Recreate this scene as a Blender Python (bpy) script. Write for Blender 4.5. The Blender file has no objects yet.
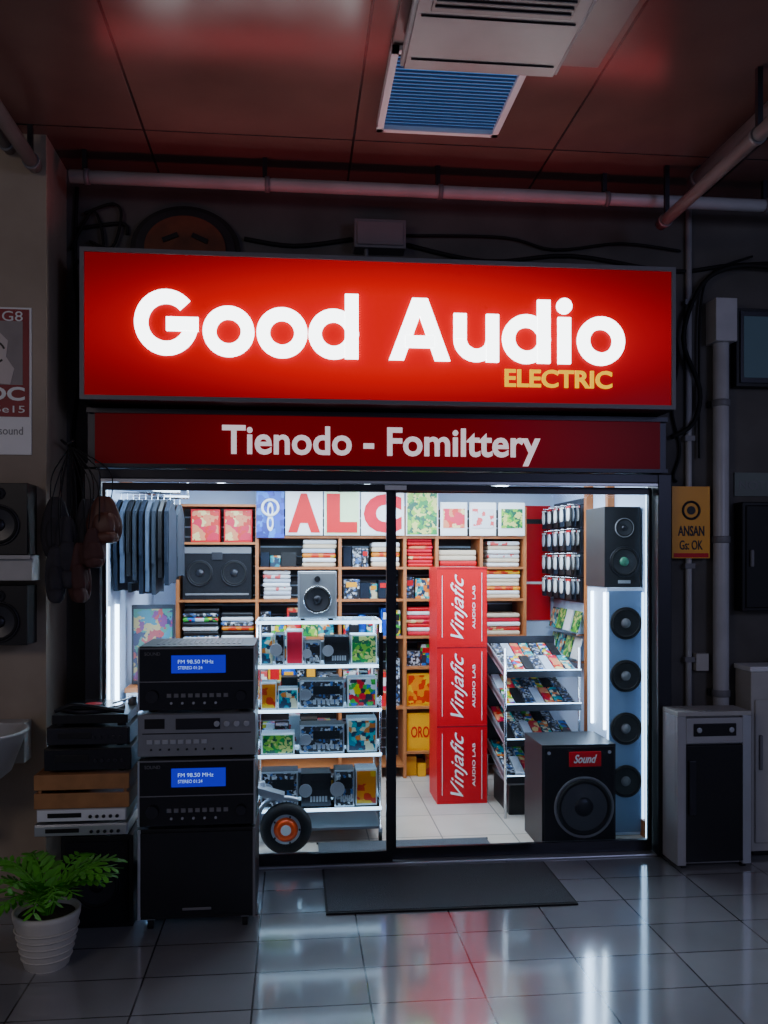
import bpy, bmesh, math, random
from mathutils import Vector, Matrix
random.seed(7)
S=bpy.context.scene
D=bpy.data

# ------------------------------------------------------------------ materials
def _nt(name):
    m=D.materials.new(name); m.use_nodes=True
    nt=m.node_tree; b=nt.nodes['Principled BSDF']
    return m,nt,b
def M(name,col,rough=.5,metal=0,es=0,ecol=None,var=.12,scale=9,bump=0,coat=0,detail=4,spec=.5):
    m,nt,b=_nt(name)
    N=nt.nodes;L=nt.links
    tc=N.new('ShaderNodeTexCoord'); nz=N.new('ShaderNodeTexNoise')
    nz.inputs['Scale'].default_value=scale; nz.inputs['Detail'].default_value=detail
    L.new(tc.outputs['Object'],nz.inputs['Vector'])
    mx=N.new('ShaderNodeMix'); mx.data_type='RGBA'
    mx.inputs[6].default_value=(*[max(0,c*(1-var)) for c in col],1)
    mx.inputs[7].default_value=(*[min(1,c*(1+var)) for c in col],1)
    L.new(nz.outputs['Fac'],mx.inputs[0]); L.new(mx.outputs[2],b.inputs['Base Color'])
    b.inputs['Roughness'].default_value=rough; b.inputs['Metallic'].default_value=metal
    b.inputs['Specular IOR Level'].default_value=spec
    if coat: b.inputs['Coat Weight'].default_value=coat
    if es:
        b.inputs['Emission Color'].default_value=(*(ecol or col),1)
        b.inputs['Emission Strength'].default_value=es
    if bump:
        bp=N.new('ShaderNodeBump'); bp.inputs['Strength'].default_value=bump; bp.inputs['Distance'].default_value=.01
        L.new(nz.outputs['Fac'],bp.inputs['Height']); L.new(bp.outputs['Normal'],b.inputs['Normal'])
    return m
def tiles(name,c1,c2,mortar,w,h,rough,msize=.004,bump=.3,offset=0,var=.25,loc=(0,0,0),coat=0):
    m,nt,b=_nt(name);N=nt.nodes;L=nt.links
    tc=N.new('ShaderNodeTexCoord'); mp=N.new('ShaderNodeMapping'); mp.inputs['Location'].default_value=loc
    br=N.new('ShaderNodeTexBrick')
    br.offset=offset; br.inputs['Scale'].default_value=1
    br.inputs['Brick Width'].default_value=w; br.inputs['Row Height'].default_value=h
    br.inputs['Mortar Size'].default_value=msize; br.inputs['Mortar Smooth'].default_value=.1
    br.inputs['Color1'].default_value=(*c1,1);br.inputs['Color2'].default_value=(*c2,1);br.inputs['Mortar'].default_value=(*mortar,1)
    nz=N.new('ShaderNodeTexNoise'); nz.inputs['Scale'].default_value=2.5; nz.inputs['Detail'].default_value=6
    L.new(tc.outputs['Object'],mp.inputs[0]); L.new(mp.outputs[0],br.inputs['Vector']); L.new(tc.outputs['Object'],nz.inputs['Vector'])
    hs=N.new('ShaderNodeMix'); hs.data_type='RGBA'; hs.blend_type='MULTIPLY'; hs.inputs[0].default_value=1
    rp=N.new('ShaderNodeMapRange'); rp.inputs['To Min'].default_value=1-var; rp.inputs['To Max'].default_value=1+var*.5
    L.new(nz.outputs['Fac'],rp.inputs[0]); L.new(br.outputs['Color'],hs.inputs[6]); L.new(rp.outputs[0],hs.inputs[7])
    L.new(hs.outputs[2],b.inputs['Base Color'])
    rr=N.new('ShaderNodeMapRange'); rr.inputs['To Min'].default_value=rough*.7; rr.inputs['To Max'].default_value=rough*1.5
    L.new(nz.outputs['Fac'],rr.inputs[0]); L.new(rr.outputs[0],b.inputs['Roughness'])
    bp=N.new('ShaderNodeBump'); bp.invert=True; bp.inputs['Strength'].default_value=bump; bp.inputs['Distance'].default_value=.003
    L.new(br.outputs['Fac'],bp.inputs['Height']); L.new(bp.outputs['Normal'],b.inputs['Normal'])
    if coat: b.inputs['Coat Weight'].default_value=coat; b.inputs['Coat Roughness'].default_value=.09; b.inputs['Coat IOR'].default_value=2.0
    return m
def cover(name,cols,scale=18,rough=.35,warp=.015,rect=True):
    m,nt,b=_nt(name);N=nt.nodes;L=nt.links
    tc=N.new('ShaderNodeTexCoord'); v=N.new('ShaderNodeTexVoronoi'); v.inputs['Scale'].default_value=scale
    if rect: v.distance='CHEBYCHEV'; v.inputs['Randomness'].default_value=.75
    nz=N.new('ShaderNodeTexNoise'); nz.inputs['Scale'].default_value=scale*.8
    mx=N.new('ShaderNodeMix'); mx.data_type='RGBA'; mx.inputs[0].default_value=warp
    L.new(tc.outputs['Object'],mx.inputs[6]); L.new(tc.outputs['Object'],nz.inputs['Vector']); L.new(nz.outputs['Color'],mx.inputs[7])
    L.new(mx.outputs[2],v.inputs['Vector'])
    sp=N.new('ShaderNodeSeparateColor'); L.new(v.outputs['Color'],sp.inputs[0])
    cr=N.new('ShaderNodeValToRGB'); cr.color_ramp.interpolation='CONSTANT'
    e=cr.color_ramp.elements
    while len(e)<len(cols): e.new(.5)
    for i,c in enumerate(cols):
        e[i].position=i/len(cols); e[i].color=(*[q*.8 for q in c],1)
    L.new(sp.outputs[0],cr.inputs[0]); L.new(cr.outputs[0],b.inputs['Base Color'])
    b.inputs['Roughness'].default_value=rough
    return m
def glass(name,tint=(.95,.98,1),ior=1.2):
    m,nt,b=_nt(name);N=nt.nodes;L=nt.links
    t=N.new('ShaderNodeBsdfTransparent'); t.inputs[0].default_value=(*tint,1)
    g=N.new('ShaderNodeBsdfGlossy'); g.inputs['Roughness'].default_value=.03
    f=N.new('ShaderNodeFresnel'); f.inputs[0].default_value=ior
    mx=N.new('ShaderNodeMixShader'); L.new(f.outputs[0],mx.inputs[0]); L.new(t.outputs[0],mx.inputs[1]); L.new(g.outputs[0],mx.inputs[2])
    L.new(mx.outputs[0],N['Material Output'].inputs[0]); return m
def lightbox(name,c_in,c_out,s_in,s_out,radx,radz):
    # backlit acrylic: luminance falls off towards the ends of the tubes inside
    m,nt,b=_nt(name);N=nt.nodes;L=nt.links
    tc=N.new('ShaderNodeTexCoord'); mp=N.new('ShaderNodeMapping'); mp.inputs['Scale'].default_value=(1/radx,0,1/radz)
    g=N.new('ShaderNodeVectorMath'); g.operation='LENGTH'
    L.new(tc.outputs['Object'],mp.inputs[0]); L.new(mp.outputs[0],g.inputs[0])
    r=N.new('ShaderNodeMapRange'); r.interpolation_type='SMOOTHSTEP'; r.inputs['From Min'].default_value=.35; r.inputs['From Max'].default_value=1.25
    L.new(g.outputs['Value'],r.inputs[0])
    mx=N.new('ShaderNodeMix'); mx.data_type='RGBA'; mx.inputs[6].default_value=(*c_in,1); mx.inputs[7].default_value=(*c_out,1)
    L.new(r.outputs[0],mx.inputs[0]); L.new(mx.outputs[2],b.inputs['Emission Color'])
    r2=N.new('ShaderNodeMapRange'); r2.inputs['To Min'].default_value=s_in; r2.inputs['To Max'].default_value=s_out
    L.new(r.outputs[0],r2.inputs[0]); L.new(r2.outputs[0],b.inputs['Emission Strength'])
    b.inputs['Base Color'].default_value=(.2,.0,.002,1); b.inputs['Roughness'].default_value=.35
    b.inputs['Specular IOR Level'].default_value=.1
    return m

black=M('black_plastic',(.009,.009,.011),.42,var=.3,spec=.35)
blackgl=M('black_gloss',(.006,.006,.009),.18,var=.2)
cloth=M('speaker_cloth',(.012,.012,.015),.9,scale=220,var=.5,bump=.3,spec=.2)
rubber=M('rubber',(.01,.01,.011),.7,spec=.3)
cone_m=M('speaker_cone',(.02,.021,.026),.35,var=.2)
darkmetal=M('dark_metal',(.04,.04,.048),.38,.8)
grey=M('grey_plastic',(.16,.16,.175),.45)
silver=M('silver_metal',(.5,.52,.56),.35,.7)
chrome=M('chrome',(.7,.72,.75),.15,1)
white=M('white_plastic',(.72,.74,.76),.4,var=.06)
offwhite=M('offwhite_paint',(.42,.41,.39),.55,var=.15)
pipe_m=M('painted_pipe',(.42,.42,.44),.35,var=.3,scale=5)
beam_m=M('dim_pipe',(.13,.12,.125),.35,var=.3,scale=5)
plaster=M('dirty_plaster',(.1,.094,.09),.85,var=.7,scale=2.2,bump=.3,detail=8)
cream=M('cream_plaster',(.36,.29,.22),.8,var=.4,scale=2.4,bump=.15,detail=8)
wood=M('shelf_wood',(.4,.13,.035),.5,var=.3,scale=14)
crate_w=M('crate_wood',(.38,.17,.06),.6,var=.35,scale=16)
red=M('red_card',(.6,.0,.008),.4,var=.05,spec=.3)
redpk=M('red_fabric',(.6,.005,.03),.6,var=.2,spec=.3)
yellow=M('yellow_card',(.85,.36,.0),.4,var=.08)
whitecard=M('white_card',(.8,.8,.78),.5,var=.05)
beige=M('beige_fabric',(.68,.54,.38),.8,var=.12)
greyfab=M('grey_fabric',(.45,.5,.58),.8,var=.15)
denim=M('denim',(.01,.016,.03),.8,var=.5,scale=14,spec=.2)
greyjk=M('grey_jacket',(.025,.032,.045),.8,var=.5,scale=12,spec=.2)
slate=M('slate_jacket',(.075,.1,.145),.8,var=.5,scale=12,spec=.2)
shopwall=M('shop_wall_paint',(.54,.66,.86),.6,var=.04)
led=M('led_diffuser',(.9,.95,1),.4,es=12,ecol=(.62,.81,1),var=0)
led2=M('shelf_edge_led',(.8,.9,1),.4,es=3.6,ecol=(.5,.75,1),var=0)
bluelcd=M('blue_lcd',(.005,.005,.1),.2,es=.5,ecol=(.01,.01,1),var=.1)
lcdtxt=M('lcd_text',(.5,.6,1),.2,es=1.0,ecol=(.3,.55,1),var=0)
leafm=M('leaf_green',(.08,.4,.02),.45,var=.4,scale=12)
soil=M('soil',(.03,.02,.012),.95,bump=.6,scale=60)
potm=M('pot_ceramic',(.55,.52,.47),.4,var=.08)
matm=M('mat_fibre',(.065,.07,.078),.95,scale=160,var=.7,bump=.8)
leather=M('brown_leather',(.11,.04,.025),.5,var=.3)
slat_m=M('slatwall',(.02,.024,.036),.5,var=.3)
orange=M('orange_hub',(.9,.08,.0),.4)
white_e=M('sign_letter_lit',(.9,.9,.9),.4,es=6.5,ecol=(.9,.97,1),var=0)
yellow_e=M('sign_yellow_lit',(.9,.5,.0),.4,es=1.15,ecol=(1,.55,.0),var=0,spec=.1)
pinkw_e=M('fascia_letter_lit',(.7,.6,.62),.4,es=.75,ecol=(.85,.75,.8),var=0)
red_e=lightbox('sign_red_lit',(1,.0,.004),(.75,.0,.01),.82,.2,1.65,.42)
fred_e=lightbox('fascia_red_lit',(.5,.0,.014),(.14,.0,.008),.2,.05,1.6,.5)
glassm=glass('door_glass')
glassr=glass('rack_glass',(.8,.92,.98),1.35)
multi=cover('print_multicolour',[(.8,.0,.02),(.9,.65,.0),(.85,.85,.85),(.0,.16,.6),(.03,.03,.05),(.05,.5,.05)],32)
multi2=cover('print_red_pink',[(.8,.02,.01),(.9,.28,.12),(.95,.75,.3),(.8,.0,.06)],22,warp=.08,rect=False)
multi3=cover('print_green',[(.0,.3,.05),(.25,.6,.05),(.0,.12,.06),(.75,.75,.2)],34,warp=.08,rect=False)
multi4=cover('print_blue',[(.0,.05,.6),(.0,.02,.3),(.0,.2,.8),(.0,.08,.5)],22)
multi5=cover('print_dark',[(.02,.02,.03),(.35,.38,.42),(.015,.015,.02),(.7,.72,.75),(.03,.03,.04),(.05,.15,.4),(.01,.01,.012)],70)
multi6=cover('print_white',[(.85,.85,.85),(.8,.8,.82),(.9,.1,.1),(.82,.84,.85),(.85,.85,.85)],30)
orangepr=cover('print_orange',[(.9,.25,.0),(.95,.5,.0),(.7,.03,.0)],22)
multi7=cover('print_teal',[(.0,.28,.38),(.9,.22,.02),(.0,.5,.5),(.9,.8,.5),(.02,.05,.1)],38)
mural=cover('mural_print',[(.45,.04,.04),(.03,.2,.25),(.5,.35,.12),(.02,.02,.08),(.2,.02,.15),(.05,.22,.15)],26,warp=.1,rect=False)
GOODS=[multi,multi2,multi3,multi4,multi5,multi6,orangepr,multi7,red,multi5,black,multi]

# ------------------------------------------------------------------ builder
class B:
    def __init__(s,name): s.n=name; s.bm=bmesh.new(); s.mats=[]
    def mi(s,m):
        if m not in s.mats: s.mats.append(m)
        return s.mats.index(m)
    def bx(s,x0,x1,y0,y1,z0,z1,mat,rx=0,ry=0,rz=0):
        c=Vector(((x0+x1)/2,(y0+y1)/2,(z0+z1)/2)); i=s.mi(mat)
        R=Matrix.Rotation(rz,4,'Z')@Matrix.Rotation(ry,4,'Y')@Matrix.Rotation(rx,4,'X')
        h=((x1-x0)/2,(y1-y0)/2,(z1-z0)/2); V=[]
        for a in(-1,1):
            for b in(-1,1):
                for d in(-1,1): V.append(s.bm.verts.new(c+(R@Vector((a*h[0],b*h[1],d*h[2])))))
        for q in((0,1,3,2),(4,6,7,5),(0,4,5,1),(2,3,7,6),(0,2,6,4),(1,5,7,3)):
            f=s.bm.faces.new([V[k] for k in q]); f.material_index=i
    def lathe(s,p,prof,mat,d=(0,0,1),seg=28,smooth=True,caps=True):
        i=s.mi(mat); q=Vector((0,0,1)).rotation_difference(Vector(d).normalized()); p=Vector(p)
        rings=[]
        for r,h in prof:
            rings.append([s.bm.verts.new(p+q@Vector((r*math.cos(2*math.pi*k/seg),r*math.sin(2*math.pi*k/seg),h))) for k in range(seg)])
        for a,b in zip(rings,rings[1:]):
            for k in range(seg):
                f=s.bm.faces.new((a[k],a[(k+1)%seg],b[(k+1)%seg],b[k])); f.material_index=i; f.smooth=smooth
        if caps:
            for r in(rings[0],rings[-1]):
                f=s.bm.faces.new(r); f.material_index=i
    def cyl(s,p,r,h,mat,d=(0,0,1),seg=24,r2=None):
        s.lathe(p,[(r,0),(r if r2 is None else r2,h)],mat,d,seg)
    def torus(s,p,R,r,mat,d=(0,0,1),seg=32,n=10):
        pr=[(R+r*math.cos(2*math.pi*k/n),r*math.sin(2*math.pi*k/n)) for k in range(n+1)]
        s.lathe(p,pr,mat,d,seg,caps=False)
    def prism(s,pts,y0,y1,mat):
        i=s.mi(mat)
        a=[s.bm.verts.new((x,y0,z)) for x,z in pts]; b=[s.bm.verts.new((x,y1,z)) for x,z in pts]
        s.bm.faces.new(a).material_index=i; s.bm.faces.new(b[::-1]).material_index=i
        n=len(pts)
        for k in range(n): s.bm.faces.new((a[k],a[(k+1)%n],b[(k+1)%n],b[k])).material_index=i
    def prismx(s,pts,x0,x1,mat):
        i=s.mi(mat)
        a=[s.bm.verts.new((x0,y,z)) for y,z in pts]; b=[s.bm.verts.new((x1,y,z)) for y,z in pts]
        s.bm.faces.new(a).material_index=i; s.bm.faces.new(b[::-1]).material_index=i
        n=len(pts)
        for k in range(n): s.bm.faces.new((a[k],a[(k+1)%n],b[(k+1)%n],b[k])).material_index=i
    def arc(s,cx,cz,ro,ri,a0,a1,y0,y1,mat,sx=1,seg=40):
        for k in range(seg):
            t0=math.radians(a0+(a1-a0)*k/seg); t1=math.radians(a0+(a1-a0)*(k+1)/seg)
            P=lambda r,t,wx:(cx+wx*math.cos(t),cz+r*math.sin(t))
            s.prism([P(ro,t0,ro*sx),P(ro,t1,ro*sx),P(ri,t1,ri*sx),P(ri,t0,ri*sx)],y0,y1,mat)
    def tube(s,pts,r,mat,seg=8):
        i=s.mi(mat); P=[Vector(p) for p in pts]
        Q=[]
        if len(P)>2:
            for k in range(len(P)-1):
                p0=P[max(k-1,0)];p1=P[k];p2=P[k+1];p3=P[min(k+2,len(P)-1)]
                for t in(0,.2,.4,.6,.8):
                    Q.append(.5*((2*p1)+(p2-p0)*t+(2*p0-5*p1+4*p2-p3)*t*t+(-p0+3*p1-3*p2+p3)*t**3))
            Q.append(P[-1])
        else: Q=P
        rings=[]; up=Vector((.13,.31,.94))
        for k,p in enumerate(Q):
            t=(Q[min(k+1,len(Q)-1)]-Q[max(k-1,0)]).normalized()
            if abs(t.dot(up))>.98: a=t.cross(Vector((1,0,0))).normalized()
            else: a=t.cross(up).normalized()
            b=t.cross(a)
            rings.append([s.bm.verts.new(p+r*(a*math.cos(2*math.pi*j/seg)+b*math.sin(2*math.pi*j/seg))) for j in range(seg)])
        for a,b in zip(rings,rings[1:]):
            for k in range(seg):
                f=s.bm.faces.new((a[k],a[(k+1)%seg],b[(k+1)%seg],b[k])); f.material_index=i; f.smooth=True
        for r_ in(rings[0],rings[-1]): s.bm.faces.new(r_).material_index=i
    def blob(s,p,sc,mat,top=1,bot=1,seg=20,wr=.06):
        i=s.mi(mat); n=12; rings=[]; p=Vector(p); ph=random.random()*9
        for a in range(1,n):
            t=math.pi*a/n; z=math.cos(t); r=math.sin(t)**.6
            k=bot+(top-bot)*(z+1)/2
            ring=[]
            for j in range(seg):
                u=2*math.pi*j/seg; w=1+wr*math.sin(u*5+ph+z*2)+wr*math.sin(u*3-ph)
                ring.append(s.bm.verts.new(p+Vector((sc[0]*r*k*w*math.cos(u),sc[1]*r*k*w*math.sin(u),sc[2]*z))))
            rings.append(ring)
        for a,b in zip(rings,rings[1:]):
            for k in range(seg):
                f=s.bm.faces.new((a[k],a[(k+1)%seg],b[(k+1)%seg],b[k])); f.material_index=i; f.smooth=True
        for r_ in(rings[0],rings[-1]): s.bm.faces.new(r_).material_index=i
    def text(s,body,x0,x1,z0,z1,y,mat,bold=.0,ext=.004,vert=False,shear=0):
        cu=D.curves.new('t','FONT'); cu.body=body; cu.size=1; cu.offset=bold; cu.extrude=.5; cu.resolution_u=4; cu.shear=shear
        ob=D.objects.new('t',cu); S.collection.objects.link(ob)
        dg=bpy.context.evaluated_depsgraph_get(); me=ob.evaluated_get(dg).to_mesh()
        vs=[v.co.copy() for v in me.vertices]; fs=[list(p.vertices) for p in me.polygons]
        D.objects.remove(ob)
        if vert: vs=[Vector((-v.y,v.x,v.z)) for v in vs]
        mx0=min(v.x for v in vs);mx1=max(v.x for v in vs);my0=min(v.y for v in vs);my1=max(v.y for v in vs)
        i=s.mi(mat); V=[]
        for v in vs:
            a=(v.x-mx0)/(mx1-mx0); b=(v.y-my0)/(my1-my0); c=v.z
            V.append(s.bm.verts.new((x0+(x1-x0)*a,y-ext*(c+.5),z0+(z1-z0)*b)))
        for f in fs:
            try: s.bm.faces.new([V[k] for k in f]).material_index=i
            except Exception: pass
    def driver(s,p,r,d=(0,-1,0),rim=None,cone=None,cap=None):
        s.lathe(p,[(r*1.0,-.002),(r*1.0,.010),(r*.95,.012),(r*.92,.008)],rim or darkmetal,d,36,caps=False)
        s.torus(Vector(p)+Vector(d)*.006,r*.84,r*.08,rubber,d,36,8)
        s.lathe(p,[(r*.8,.009),(r*.3,.001)],cone or cone_m,d,36,caps=False)
        s.lathe(p,[(r*.32,.0),(r*.28,.007),(r*.16,.013),(r*.02,.015)],cap or darkmetal,d,24)
    def done(s,bevel=0,recalc=True):
        bm=s.bm
        if recalc: bmesh.ops.recalc_face_normals(bm,faces=bm.faces)
        xs=[v.co for v in bm.verts]
        o=Vector(((min(v.x for v in xs)+max(v.x for v in xs))/2,(min(v.y for v in xs)+max(v.y for v in xs))/2,min(v.z for v in xs)))
        if s.n.startswith(('shop_sign','fascia')): o.z=(min(v.z for v in xs)+max(v.z for v in xs))/2
        elif s.n in('floor','ceiling') or s.n.startswith('wall_'): o=Vector((0,0,0))
        for v in bm.verts: v.co-=o
        me=D.meshes.new(s.n); bm.to_mesh(me); bm.free()
        for m in s.mats: me.materials.append(m)
        ob=D.objects.new(s.n,me); ob.location=o; S.collection.objects.link(ob)
        if bevel:
            md=ob.modifiers.new('bevel','BEVEL'); md.width=bevel; md.segments=2; md.limit_method='ANGLE'; md.angle_limit=math.radians(50)
        return ob

# ------------------------------------------------------------------ shell
CE=3.85
tile_out=tiles('floor_tile_grey',(.29,.29,.3),(.23,.235,.245),(.04,.04,.045),.45,.30,.12,loc=(.16,.04,0),bump=.6,coat=.75)
tile_in=tiles('floor_tile_cream',(.56,.47,.38),(.5,.43,.37),(.25,.23,.2),.45,.45,.2)
ceil_m=tiles('ceiling_panel_maroon',(.16,.085,.072),(.13,.072,.064),(.02,.012,.012),1.05,2.6,.2,.006,.4,loc=(.75,.4,0),var=.4)
b=B('floor'); b.bx(-4.5,5.5,-8,.06,-.1,0,tile_out); b.done()
b=B('floor'); b.bx(-1.25,2.3,.06,2.4,-.1,0,tile_in); b.done()
b=B('ceiling'); b.bx(-4.5,5.5,-6.5,.3,CE,CE+.1,ceil_m); b.done()
b=B('ceiling'); b.bx(-1.25,2.3,.3,2.4,2.3,2.36,shopwall); b.done()
b=B('wall_front')
b.bx(-1.25,-1.12,.1,.3,0,CE,plaster); b.bx(2.15,5.5,.1,.3,0,CE,plaster); b.bx(-1.12,2.15,.1,.3,2.2,CE,plaster); b.done()
b=B('wall_pier'); b.bx(-4.5,-1.25,-.3,.3,0,CE,cream); b.done()
b=B('wall_left'); b.bx(-1.25,-1.12,.3,2.4,0,2.3,shopwall); b.done()
b=B('wall_right'); b.bx(2.15,2.3,.3,2.4,0,2.3,shopwall); b.done()
b=B('wall_back'); b.bx(-1.12,2.15,2.27,2.4,0,2.3,shopwall); b.done()
b=B('baseboard_right'); b.bx(2.13,2.15,.3,2.27,0,.1,wood); b.done()
b=B('baseboard_left'); b.bx(-1.12,-1.1,.3,2.27,0,.1,wood); b.done()
b=B('baseboard_front'); b.bx(2.57,5.5,.088,.1,0,.12,grey); b.done()

b=B('door_frame')
b.bx(-1.12,-1.04,-.05,.12,0,2.19,darkmetal); b.bx(2.07,2.15,-.05,.12,0,2.19,darkmetal)
b.bx(-1.04,2.07,-.05,.12,2.14,2.19,darkmetal); b.bx(-1.04,2.07,-.03,.1,0,.012,silver)
b.bx(-1.04,2.07,-.05,-.035,2.12,2.14,silver)
b.bx(-1.05,-1.032,.1,.12,.02,2.13,led2); b.bx(2.062,2.08,.1,.12,.02,2.13,led2)
b.done(.004)
def door(name,x0,x1,y,hx):
    b=B(name); w=.035; t=.03; wl=.018 if hx else .035; wr=.035 if hx else .018
    b.bx(x0,x0+wl,y,y+t,.014,2.12,darkmetal); b.bx(x1-wr,x1,y,y+t,.014,2.12,darkmetal)
    b.bx(x0+wl,x1-wr,y,y+t,2.08,2.12,darkmetal); b.bx(x0+wl,x1-wr,y,y+t,.014,.075,darkmetal)
    b.bx(x0+wl,x1-wr,y+.012,y+.018,.075,2.08,glassm)
    if hx is not None:
        b.bx(hx-.012,hx+.012,y-.045,y-.025,.95,1.3,black); b.bx(hx-.008,hx+.008,y-.03,y+.012,.98,1.0,silver); b.bx(hx-.008,hx+.008,y-.03,y+.012,1.25,1.27,silver)
    b.done()
door('door_1',-1.035,.545,-.015,.475)
door('door_2',.535,2.065,.03,None)
b=B('trim_1'); b.bx(.25,1.1,-.032,-.018,2.085,2.12,darkmetal); b.bx(.5,.62,-.04,-.032,2.09,2.115,white); b.done()

# ------------------------------------------------------------------ main sign
b=B('shop_sign')
x0,x1,z0,z1=-1.096,2.08,2.525,3.305
b.bx(x0,x1,-.24,.10,z0,z1,darkmetal)
e=.022
for q in((x0,x1,z1-e,z1),(x0,x1,z0,z0+e),(x0,x0+e,z0+e,z1-e),(x1-e,x1,z0+e,z1-e)): b.bx(q[0],q[1],-.262,-.24,q[2],q[3],grey)
b.bx(x0+e,x1-e,-.25,-.24,z0+e,z1-e,red_e)
ya,yb=-.268,-.25; yc=-.2705; W=white_e; bl=2.762; st=.072
b.arc(-.66,bl+.167,.17,.17-st,42,360,ya,yb,W,sx=.95)
b.bx(-.66,-.497,yc,yb,bl+.125,bl+.195,W)
def o_(cx,r=.132): b.arc(cx,bl+.128,r,r-.068,0,360,ya,yb,W)
o_(-.342); o_(-.065)
o_(.205); b.bx(.265,.335,yc,yb,bl,bl+.34,W)
b.prism([(.498,bl),(.622,bl+.33),(.704,bl+.33),(.826,bl),(.745,bl),(.663,bl+.235),(.578,bl)],ya,yb,W)
b.bx(.585,.74,yc,yb,bl+.068,bl+.13,W)
b.arc(.968,bl+.122,.122,.054,180,360,ya,yb,W); b.bx(.846,.914,yc,yb,bl+.12,bl+.255,W); b.bx(1.022,1.09,yc,yb,bl+.0,bl+.255,W)
o_(1.243); b.bx(1.303,1.373,yc,yb,bl,bl+.34,W)
b.bx(1.417,1.487,ya,yb,bl,bl+.25,W); b.lathe((1.452,ya,bl+.312),[(.042,0),(.042,.018)],W,(0,1,0))
o_(1.657)
b.text('ELECTRIC',1.125,1.72,2.632,2.728,-.25,yellow_e,bold=.022,ext=.012)
b.done()
b=B('fascia_sign')
b.bx(-1.1,2.11,-.06,.10,2.2,2.5,darkmetal)
b.bx(-1.06,2.07,-.075,-.06,2.215,2.485,fred_e)
b.bx(-1.1,2.11,-.09,-.06,2.485,2.51,darkmetal); b.bx(-1.1,2.11,-.09,-.06,2.195,2.215,darkmetal)
b.text('Tienodo - Fomilttery',-.39,1.37,2.225,2.43,-.075,pinkw_e,bold=.02,ext=.01)
b.done()

# ------------------------------------------------------------------ ceiling things
def pipe(name,p0,p1,r,brk=0,m=pipe_m):
    b=B(name); p0=Vector(p0);p1=Vector(p1); d=p1-p0
    b.cyl(p0,r,d.length,m,d,20)
    n=int(d.length/1.1)+1
    for k in range(n+1):
        q=p0+d*(k+.08)/(n+.16)
        b.lathe(q,[(r*1.2,0),(r*1.2,.025)],grey,d,20)
        if brk=='c': b.bx(q.x-.012,q.x+.012,q.y-.012,q.y+.012,q.z+r*.9,CE,darkmetal)
    return b.done()
pipe('ceiling_pipe',(-1.17,-.15,3.71),(4.6,-.15,3.71),.034,'c')
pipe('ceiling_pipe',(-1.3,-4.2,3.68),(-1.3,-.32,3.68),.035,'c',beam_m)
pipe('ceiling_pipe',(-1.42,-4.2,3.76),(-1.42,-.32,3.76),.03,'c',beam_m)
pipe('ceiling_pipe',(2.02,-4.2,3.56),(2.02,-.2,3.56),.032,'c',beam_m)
pipe('ceiling_pipe',(2.2,-4.2,3.79),(2.2,-.22,3.79),.04,'c',beam_m)

b=B('ceiling_light_panel')
blp=M('light_louvre_blue',(.15,.35,.7),.35,es=.42,ecol=(.09,.3,.7),var=.4,scale=4)
X0,X1,Y0,Y1=.40,1.0,-1.3,-.6; zz=CE
for q in((X0,X1,Y0,Y0+.03),(X0,X1,Y1-.03,Y1),(X0,X0+.03,Y0,Y1),(X1-.03,X1,Y0,Y1)): b.bx(*q,zz-.05,zz,white)
b.bx(X0+.03,X1-.03,Y0+.03,Y1-.03,zz-.025,zz,blp)
slb=M('louvre_slat',(.1,.16,.28),.4)
for k in range(22):
    y=Y0+.04+k*.029; b.bx(X0+.03,X1-.03,y,y+.004,zz-.035,zz-.02,slb)
b.done()
b=B('air_conditioner')
acg=M('ac_plastic',(.2,.15,.145),.35,var=.15); acd=M('ac_plate',(.12,.075,.07),.35,var=.2)
b.bx(.44,1.06,-2.15,-1.36,3.69,3.80,acg); b.bx(.40,1.3,-2.4,-1.22,3.82,3.85,acd); b.bx(.5,1.0,-2.1,-1.42,3.80,3.82,black)
b.bx(.49,1.01,-2.1,-1.75,3.682,3.69,acd)
for k in range(9): b.bx(.5,1.0,-2.08+k*.036,-2.07+k*.036,3.676,3.684,darkmetal)
b.bx(.46,1.04,-1.44,-1.435,3.684,3.69,black); b.bx(.46,1.04,-1.72,-1.715,3.684,3.69,black)
b.bx(.425,.445,-2.15,-1.36,3.70,3.73,offwhite); b.bx(1.055,1.075,-2.15,-1.36,3.70,3.73,offwhite)
b.done(.012)
b=B('junction_box'); b.bx(.33,.62,-.02,.1,3.44,3.6,grey); b.bx(.345,.605,-.03,-.02,3.455,3.585,grey); b.cyl((.4,.02,3.4),.012,.05,grey); b.done(.006)
b=B('mascot_plaque')
def half(cx,cz,r,zb,y0,y1,m):
    pts=[]
    for k in range(73):
        a=math.pi*2*k/72; z=cz+r*.8*math.sin(a)
        if z>=zb: pts.append((a,cx+r*math.cos(a),z))
    a0=[p for p in pts if p[0]<math.pi*1.2]; a1=[p for p in pts if p[0]>=math.pi*1.2]
    b.prism([(p[1],p[2]) for p in a1+a0],y0,y1,m)
half(-.6,3.42,.3,3.315,.06,.1,black); half(-.6,3.42,.27,3.315,.045,.06,darkmetal)
half(-.6,3.42,.22,3.315,.03,.045,M('plaque_orange',(.12,.03,.01),.6,var=.7,scale=10))
for sx in(-1,1): b.bx(-.6+sx*.08-.045,-.6+sx*.08+.045,.02,.03,3.46,3.485,black,ry=sx*.4)
b.bx(-.7,-.5,.02,.03,3.35,3.375,black); b.done()

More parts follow.
